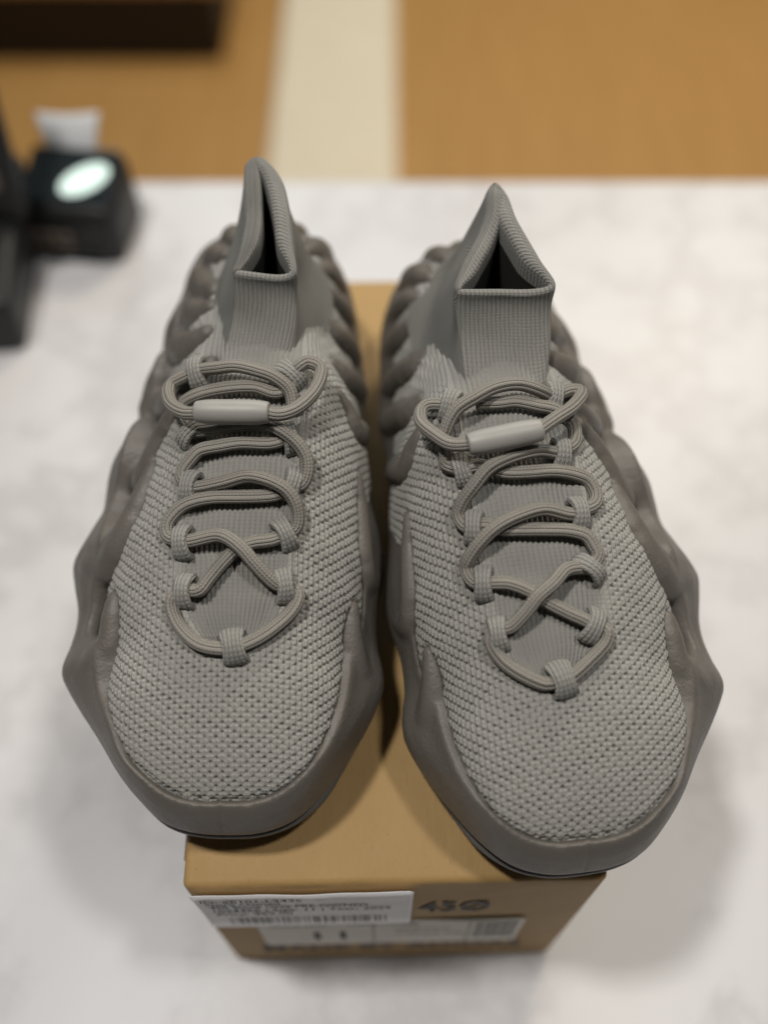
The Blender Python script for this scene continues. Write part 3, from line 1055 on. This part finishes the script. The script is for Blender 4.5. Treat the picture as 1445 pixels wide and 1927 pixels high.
LACE_A = [
    [(-12.7, 90.6, 83.9), (-17.7, 88.9, 83.9), (-18.3, 84.9, 81.9), (-14.7, 78.0, 79.4), (-7.7, 72.0, 77.8), (0.5, 70.0, 77.3), (6.4, 71.0, 76.9), (12.3, 72.0, 78.2), (19.5, 75.9, 79.4), (27.5, 82.9, 80.9), (31.0, 88.9, 82.6), (29.6, 92.4, 83.6), (24.1, 93.6, 85.3)],
    [(-17.1, 91.9, 84.4), (-11.9, 91.4, 84.9), (-7.2, 90.9, 86.5), (-3.8, 94.9, 88.2), (1.6, 101.0, 91.0), (7.1, 106.0, 93.0), (13.4, 108.0, 94.2), (20.6, 109.0, 94.6), (26.2, 112.4, 93.8)],
    [(29.2, 94.4, 84.8), (23.5, 92.9, 86.8), (19.8, 94.3, 89.7), (14.4, 98.4, 94.3), (9.6, 103.0, 97.5), (3.7, 107.5, 98.4), (-1.6, 109.5, 96.8), (-10.4, 109.0, 94.1), (-17.2, 109.5, 91.6)],
    [(-13.8, 109.4, 92.5), (-20.2, 111.1, 92.6), (-22.0, 114.1, 93.1), (-21.2, 118.2, 94.9), (-16.7, 122.2, 97.8), (-11.0, 124.1, 99.9), (-2.5, 125.0, 101.2), (7.7, 125.0, 101.4), (20.1, 126.0, 101.0), (27.1, 129.3, 101.1), (29.7, 133.5, 101.4)],
    [(23.5, 112.4, 94.4), (29.4, 114.0, 94.8), (30.7, 118.4, 98.3), (29.2, 122.6, 102.8), (25.1, 126.2, 106.2), (17.5, 129.4, 107.6), (9.9, 131.0, 107.0), (0.9, 129.5, 105.1), (-8.6, 129.2, 102.2), (-14.7, 130.6, 99.9)],
    [(-12.8, 130.6, 100.4), (-16.4, 133.4, 101.3), (-16.8, 137.4, 102.2), (-13.6, 141.3, 104.6), (-9.5, 144.3, 106.9), (-1.6, 145.1, 108.6), (7.4, 146.1, 109.5), (19.0, 146.1, 109.2), (26.4, 149.3, 109.1)],
    [(26.5, 131.5, 101.6), (31.4, 131.1, 101.1), (33.9, 134.5, 103.6), (33.8, 139.9, 107.5), (29.9, 144.7, 111.4), (23.3, 148.8, 114.4), (17.1, 151.2, 114.6), (7.1, 151.7, 113.6), (-3.9, 151.7, 111.3), (-15.3, 153.7, 106.6)],
    [(-12.9, 151.7, 107.4), (-18.4, 160.7, 105.6), (-19.0, 168.7, 107.2), (-11.2, 169.5, 112.6), (0.6, 169.3, 116.5), (11.9, 169.3, 117.2), (20.8, 167.3, 116.0), (28.2, 172.6, 115.8)],
    [(-8.0, 151.6, 121.4), (-15.0, 154.3, 118.5), (-21.5, 161.3, 114.6), (-25.0, 170.1, 111.4), (-24.6, 176.7, 110.3), (-19.1, 178.8, 112.7), (-12.5, 179.8, 115.4), (-3.2, 176.2, 121.0), (4.7, 174.6, 123.8), (13.2, 172.3, 123.8), (20.5, 170.3, 121.9), (26.3, 166.8, 117.9), (28.0, 160.3, 113.2)],
    [(18.0, 150.9, 122.7), (23.7, 151.0, 121.5), (30.1, 154.6, 120.9), (35.7, 162.2, 120.2), (38.6, 170.1, 119.8), (38.7, 177.2, 119.7), (33.6, 179.6, 120.8), (29.6, 177.3, 120.4), (26.6, 175.5, 117.4)],
]
TOG_A = ((-10.2, 152.6, 121.2), (19.6, 150.9, 122.7))
LOOP_A = [(-13.6, 91.2, 85.1), (25.7, 92.6, 85.5), (-15.6, 109.3, 92.5), (25.4, 112.0, 94.3), (-13.4, 130.4, 100.6), (28.2, 132.0, 101.6), (-14.4, 152.6, 106.6), (26.4, 149.3, 109.1), (-13.2, 179.9, 114.0), (26.2, 176.0, 117.4), (6.4, 71.0, 77.0)]
LACE_B = [
    [(25.2, 90.6, 83.5), (29.6, 89.9, 83.7), (29.8, 86.9, 82.1), (26.4, 80.9, 80.3), (21.1, 76.0, 79.2), (14.6, 72.0, 78.1), (10.8, 71.1, 77.4), (5.0, 72.0, 77.3), (0.5, 73.0, 78.6), (-7.1, 77.9, 80.4), (-13.4, 82.9, 81.9), (-15.2, 86.9, 83.5), (-12.7, 89.5, 83.6)],
    [(-11.9, 89.4, 84.0), (-6.3, 91.9, 86.6), (-0.4, 94.9, 88.2), (6.5, 98.9, 90.2), (13.8, 104.0, 92.4), (20.4, 107.0, 93.6), (25.0, 108.0, 93.4), (30.1, 109.4, 91.4)],
    [(28.4, 94.4, 85.0), (22.5, 91.9, 86.5), (16.5, 94.9, 91.0), (11.0, 99.2, 95.2), (4.4, 103.4, 96.9), (-0.8, 108.1, 97.1), (-6.0, 110.0, 95.1), (-12.9, 110.4, 93.0)],
    [(29.1, 108.4, 91.3), (34.2, 111.1, 91.6), (35.8, 116.1, 93.0), (34.4, 118.4, 96.9), (30.0, 121.6, 102.1), (23.9, 125.2, 105.8), (15.3, 128.4, 107.4), (4.2, 131.2, 106.5), (-5.6, 130.1, 103.1), (-11.9, 130.6, 100.7)],
    [(-11.2, 109.4, 93.0), (-15.8, 114.1, 95.0), (-14.9, 118.1, 96.8), (-12.1, 122.1, 98.9), (-5.4, 124.1, 100.5), (4.0, 125.0, 101.4), (13.5, 126.0, 101.6), (20.2, 127.0, 101.5), (25.6, 130.0, 101.8), (30.9, 130.5, 99.8)],
    [(28.8, 129.5, 100.1), (34.2, 131.1, 99.9), (36.1, 136.2, 100.9), (34.0, 139.5, 105.5), (29.4, 142.7, 110.7), (23.2, 147.4, 114.6), (14.3, 150.7, 115.9), (3.4, 153.4, 114.9), (-4.5, 154.3, 111.4), (-10.8, 154.7, 108.1)],
    [(-10.9, 131.5, 101.3), (-18.1, 134.4, 100.9), (-20.1, 139.5, 101.1), (-17.8, 144.5, 103.5), (-12.1, 146.3, 106.6), (-3.3, 147.2, 109.0), (7.6, 147.1, 109.9), (16.4, 148.1, 110.0), (26.1, 152.1, 110.5), (32.5, 152.5, 107.8)],
    [(32.5, 152.5, 107.8), (38.2, 156.3, 107.5), (37.9, 159.3, 109.1), (38.5, 163.9, 112.3), (37.1, 167.3, 117.0), (32.5, 172.3, 121.8), (24.5, 175.6, 124.5), (15.6, 179.2, 125.3), (6.1, 180.4, 124.5), (-2.9, 179.6, 120.5), (-9.7, 179.9, 114.3)],
    [(28.5, 154.3, 122.0), (36.5, 157.0, 119.5), (41.7, 163.6, 117.5), (46.0, 172.9, 114.5), (45.2, 179.9, 113.8), (41.1, 182.2, 114.6), (33.8, 179.8, 115.7), (29.4, 176.7, 116.2)],
    [(3.0, 156.2, 124.2), (-5.1, 161.8, 123.5), (-13.6, 169.2, 119.8), (-20.6, 178.7, 114.6), (-22.2, 184.9, 111.4), (-16.7, 183.9, 113.4), (-11.1, 180.9, 114.7)],
    [(-7.1, 154.6, 109.6), (-15.0, 160.7, 107.8), (-16.3, 169.7, 109.0), (-9.2, 173.6, 114.2), (-1.3, 174.5, 117.2), (7.2, 176.6, 118.4), (14.2, 176.6, 118.4), (23.4, 177.7, 117.8)],
]
TOG_B = ((30.8, 154.3, 121.8), (1.4, 156.4, 124.3))
LOOP_B = [(26.8, 91.1, 84.4), (-9.8, 89.6, 84.6), (30.0, 109.2, 91.8), (-12.1, 109.6, 93.3), (31.0, 130.0, 100.0), (-11.1, 130.8, 101.2), (32.3, 152.8, 108.2), (-8.2, 154.5, 109.7), (33.4, 179.7, 115.7), (-9.7, 179.9, 114.4), (5.2, 72.2, 77.6)]

RIM_A = [(2.4, 211.5, 139.0), (15.7, 209.6, 138.0), (28.1, 210.6, 139.0), (27.2, 224.2, 141.0), (24.8, 243.2, 145.0), (20.2, 260.8, 149.0), (10.8, 272.6, 150.5), (4.0, 268.4, 150.5), (4.3, 250.3, 146.0), (5.0, 237.7, 142.0), (3.4, 222.1, 140.0)]
RIM_B = [(25.6, 219.9, 138.0), (5.7, 217.8, 137.0), (-14.7, 217.4, 138.0), (-11.5, 233.4, 141.0), (-5.5, 252.2, 144.5), (-3.4, 266.0, 148.0), (1.8, 272.2, 149.5), (6.4, 267.0, 149.0), (8.6, 257.2, 145.0), (14.5, 246.5, 140.0), (22.0, 234.5, 138.0)]

SOLE_V, SOLE_F, OUT_V, OUT_F = build_sole_mesh()
UP_V, UP_F, UP_UV, UP_TONGUE, UP_HOLE = build_upper()
LR = 2.8


def sneaker(root, laces, tog, loops, rim, mirror):
    sx = -1.0 if mirror else 1.0

    def mk(name, V, F, uv, mat):
        mb = MB()
        mb.add(V, F, np.zeros((len(V), 2)) if uv is None else uv)
        return link(name, mb.mesh(name, 0.001, mirror), mat, root)
    mk('sole', SOLE_V, SOLE_F, None, M['eva'])
    mk('outsole', OUT_V, OUT_F, None, M['outsole'])
    up = mk('upper', UP_V, UP_F[:, ::-1], UP_UV, M['knit'])
    set_attr(up.data, 'tongue', UP_TONGUE)
    set_attr(up.data, 'opening', UP_HOLE)
    V, F, uv = build_collar(rim)
    col = mk('collar', V, F, uv, M['rib'])
    col.data.materials.append(M['collar_shade'])                  # shade inside the collar, painted below the rolled rim
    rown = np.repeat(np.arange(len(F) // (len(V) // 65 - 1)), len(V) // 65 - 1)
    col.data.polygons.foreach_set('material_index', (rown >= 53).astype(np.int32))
    # laces
    allp, allt = [], []
    for i, l_ in enumerate(laces):
        p = catmull(l_, max(30, int(len(l_) * 9)))
        T = np.gradient(p, axis=0)
        T /= np.linalg.norm(T, axis=1, keepdims=True)
        allp.append(p)
        allt.append(T)
        V, F, uv = tube(p, LR, 20)
        mk('lace', V, F, uv, M['lace'])
    allp, allt = np.vstack(allp), np.vstack(allt)
    for i, c in enumerate(loops):
        c = np.array(c)
        k_ = np.argmin(np.linalg.norm(allp - c, axis=1))
        c = 0.5 * c + 0.5 * allp[k_]
        nrm = np.array([(c[0] - 7) * 0.012, -0.42, 1.0])
        V, F, uv = rounded_strap(c - nrm / np.linalg.norm(nrm) * 0.7, allt[k_], nrm, LR + 1.1, 8.8 if i == len(loops) - 1 else 7.0, 3.4, -42, 222)
        mk('lace_loop', V, F, uv, M['loop'])
    # toggle: tapered rubber barrel
    a, b = np.array(tog[0]), np.array(tog[1])
    ts = np.array([0, 0.0, 0.012, 0.03, 0.13, 0.25, 0.5, 0.75, 0.87, 0.97, 0.988, 1.0, 1.0])
    rs = 1.28 * np.array([2.6, 3.0, 3.25, 3.4, 3.75, 3.95, 4.0, 3.95, 3.75, 3.4, 3.25, 3.0, 2.6])
    V, F, uv = tube(a + (b - a) * (ts + np.linspace(0, 1e-4, len(ts)))[:, None], rs, 28)
    mk('toggle', V, F, uv, M['toggle'])


sa = empty('sneaker', (-0.065, 0.0, ZB + 0.0004))
tag(sa, 'grey knit sneaker on the box, its narrow collar slit pinched shut', 'sneaker', 'pair of grey sneakers on the box')
sneaker(sa, LACE_A, TOG_A, LOOP_A, RIM_A, False)
ang = R(6.73)
sb = empty('sneaker', (0.0167 + 0.065 * math.cos(ang), -0.0218 + 0.065 * math.sin(ang), ZB + 0.0004), ang)
tag(sb, 'grey knit sneaker with gaping collar, its toe jutting past the box edge', 'sneaker', 'pair of grey sneakers on the box')
sneaker(sb, LACE_B, TOG_B, LOOP_B, RIM_B, True)
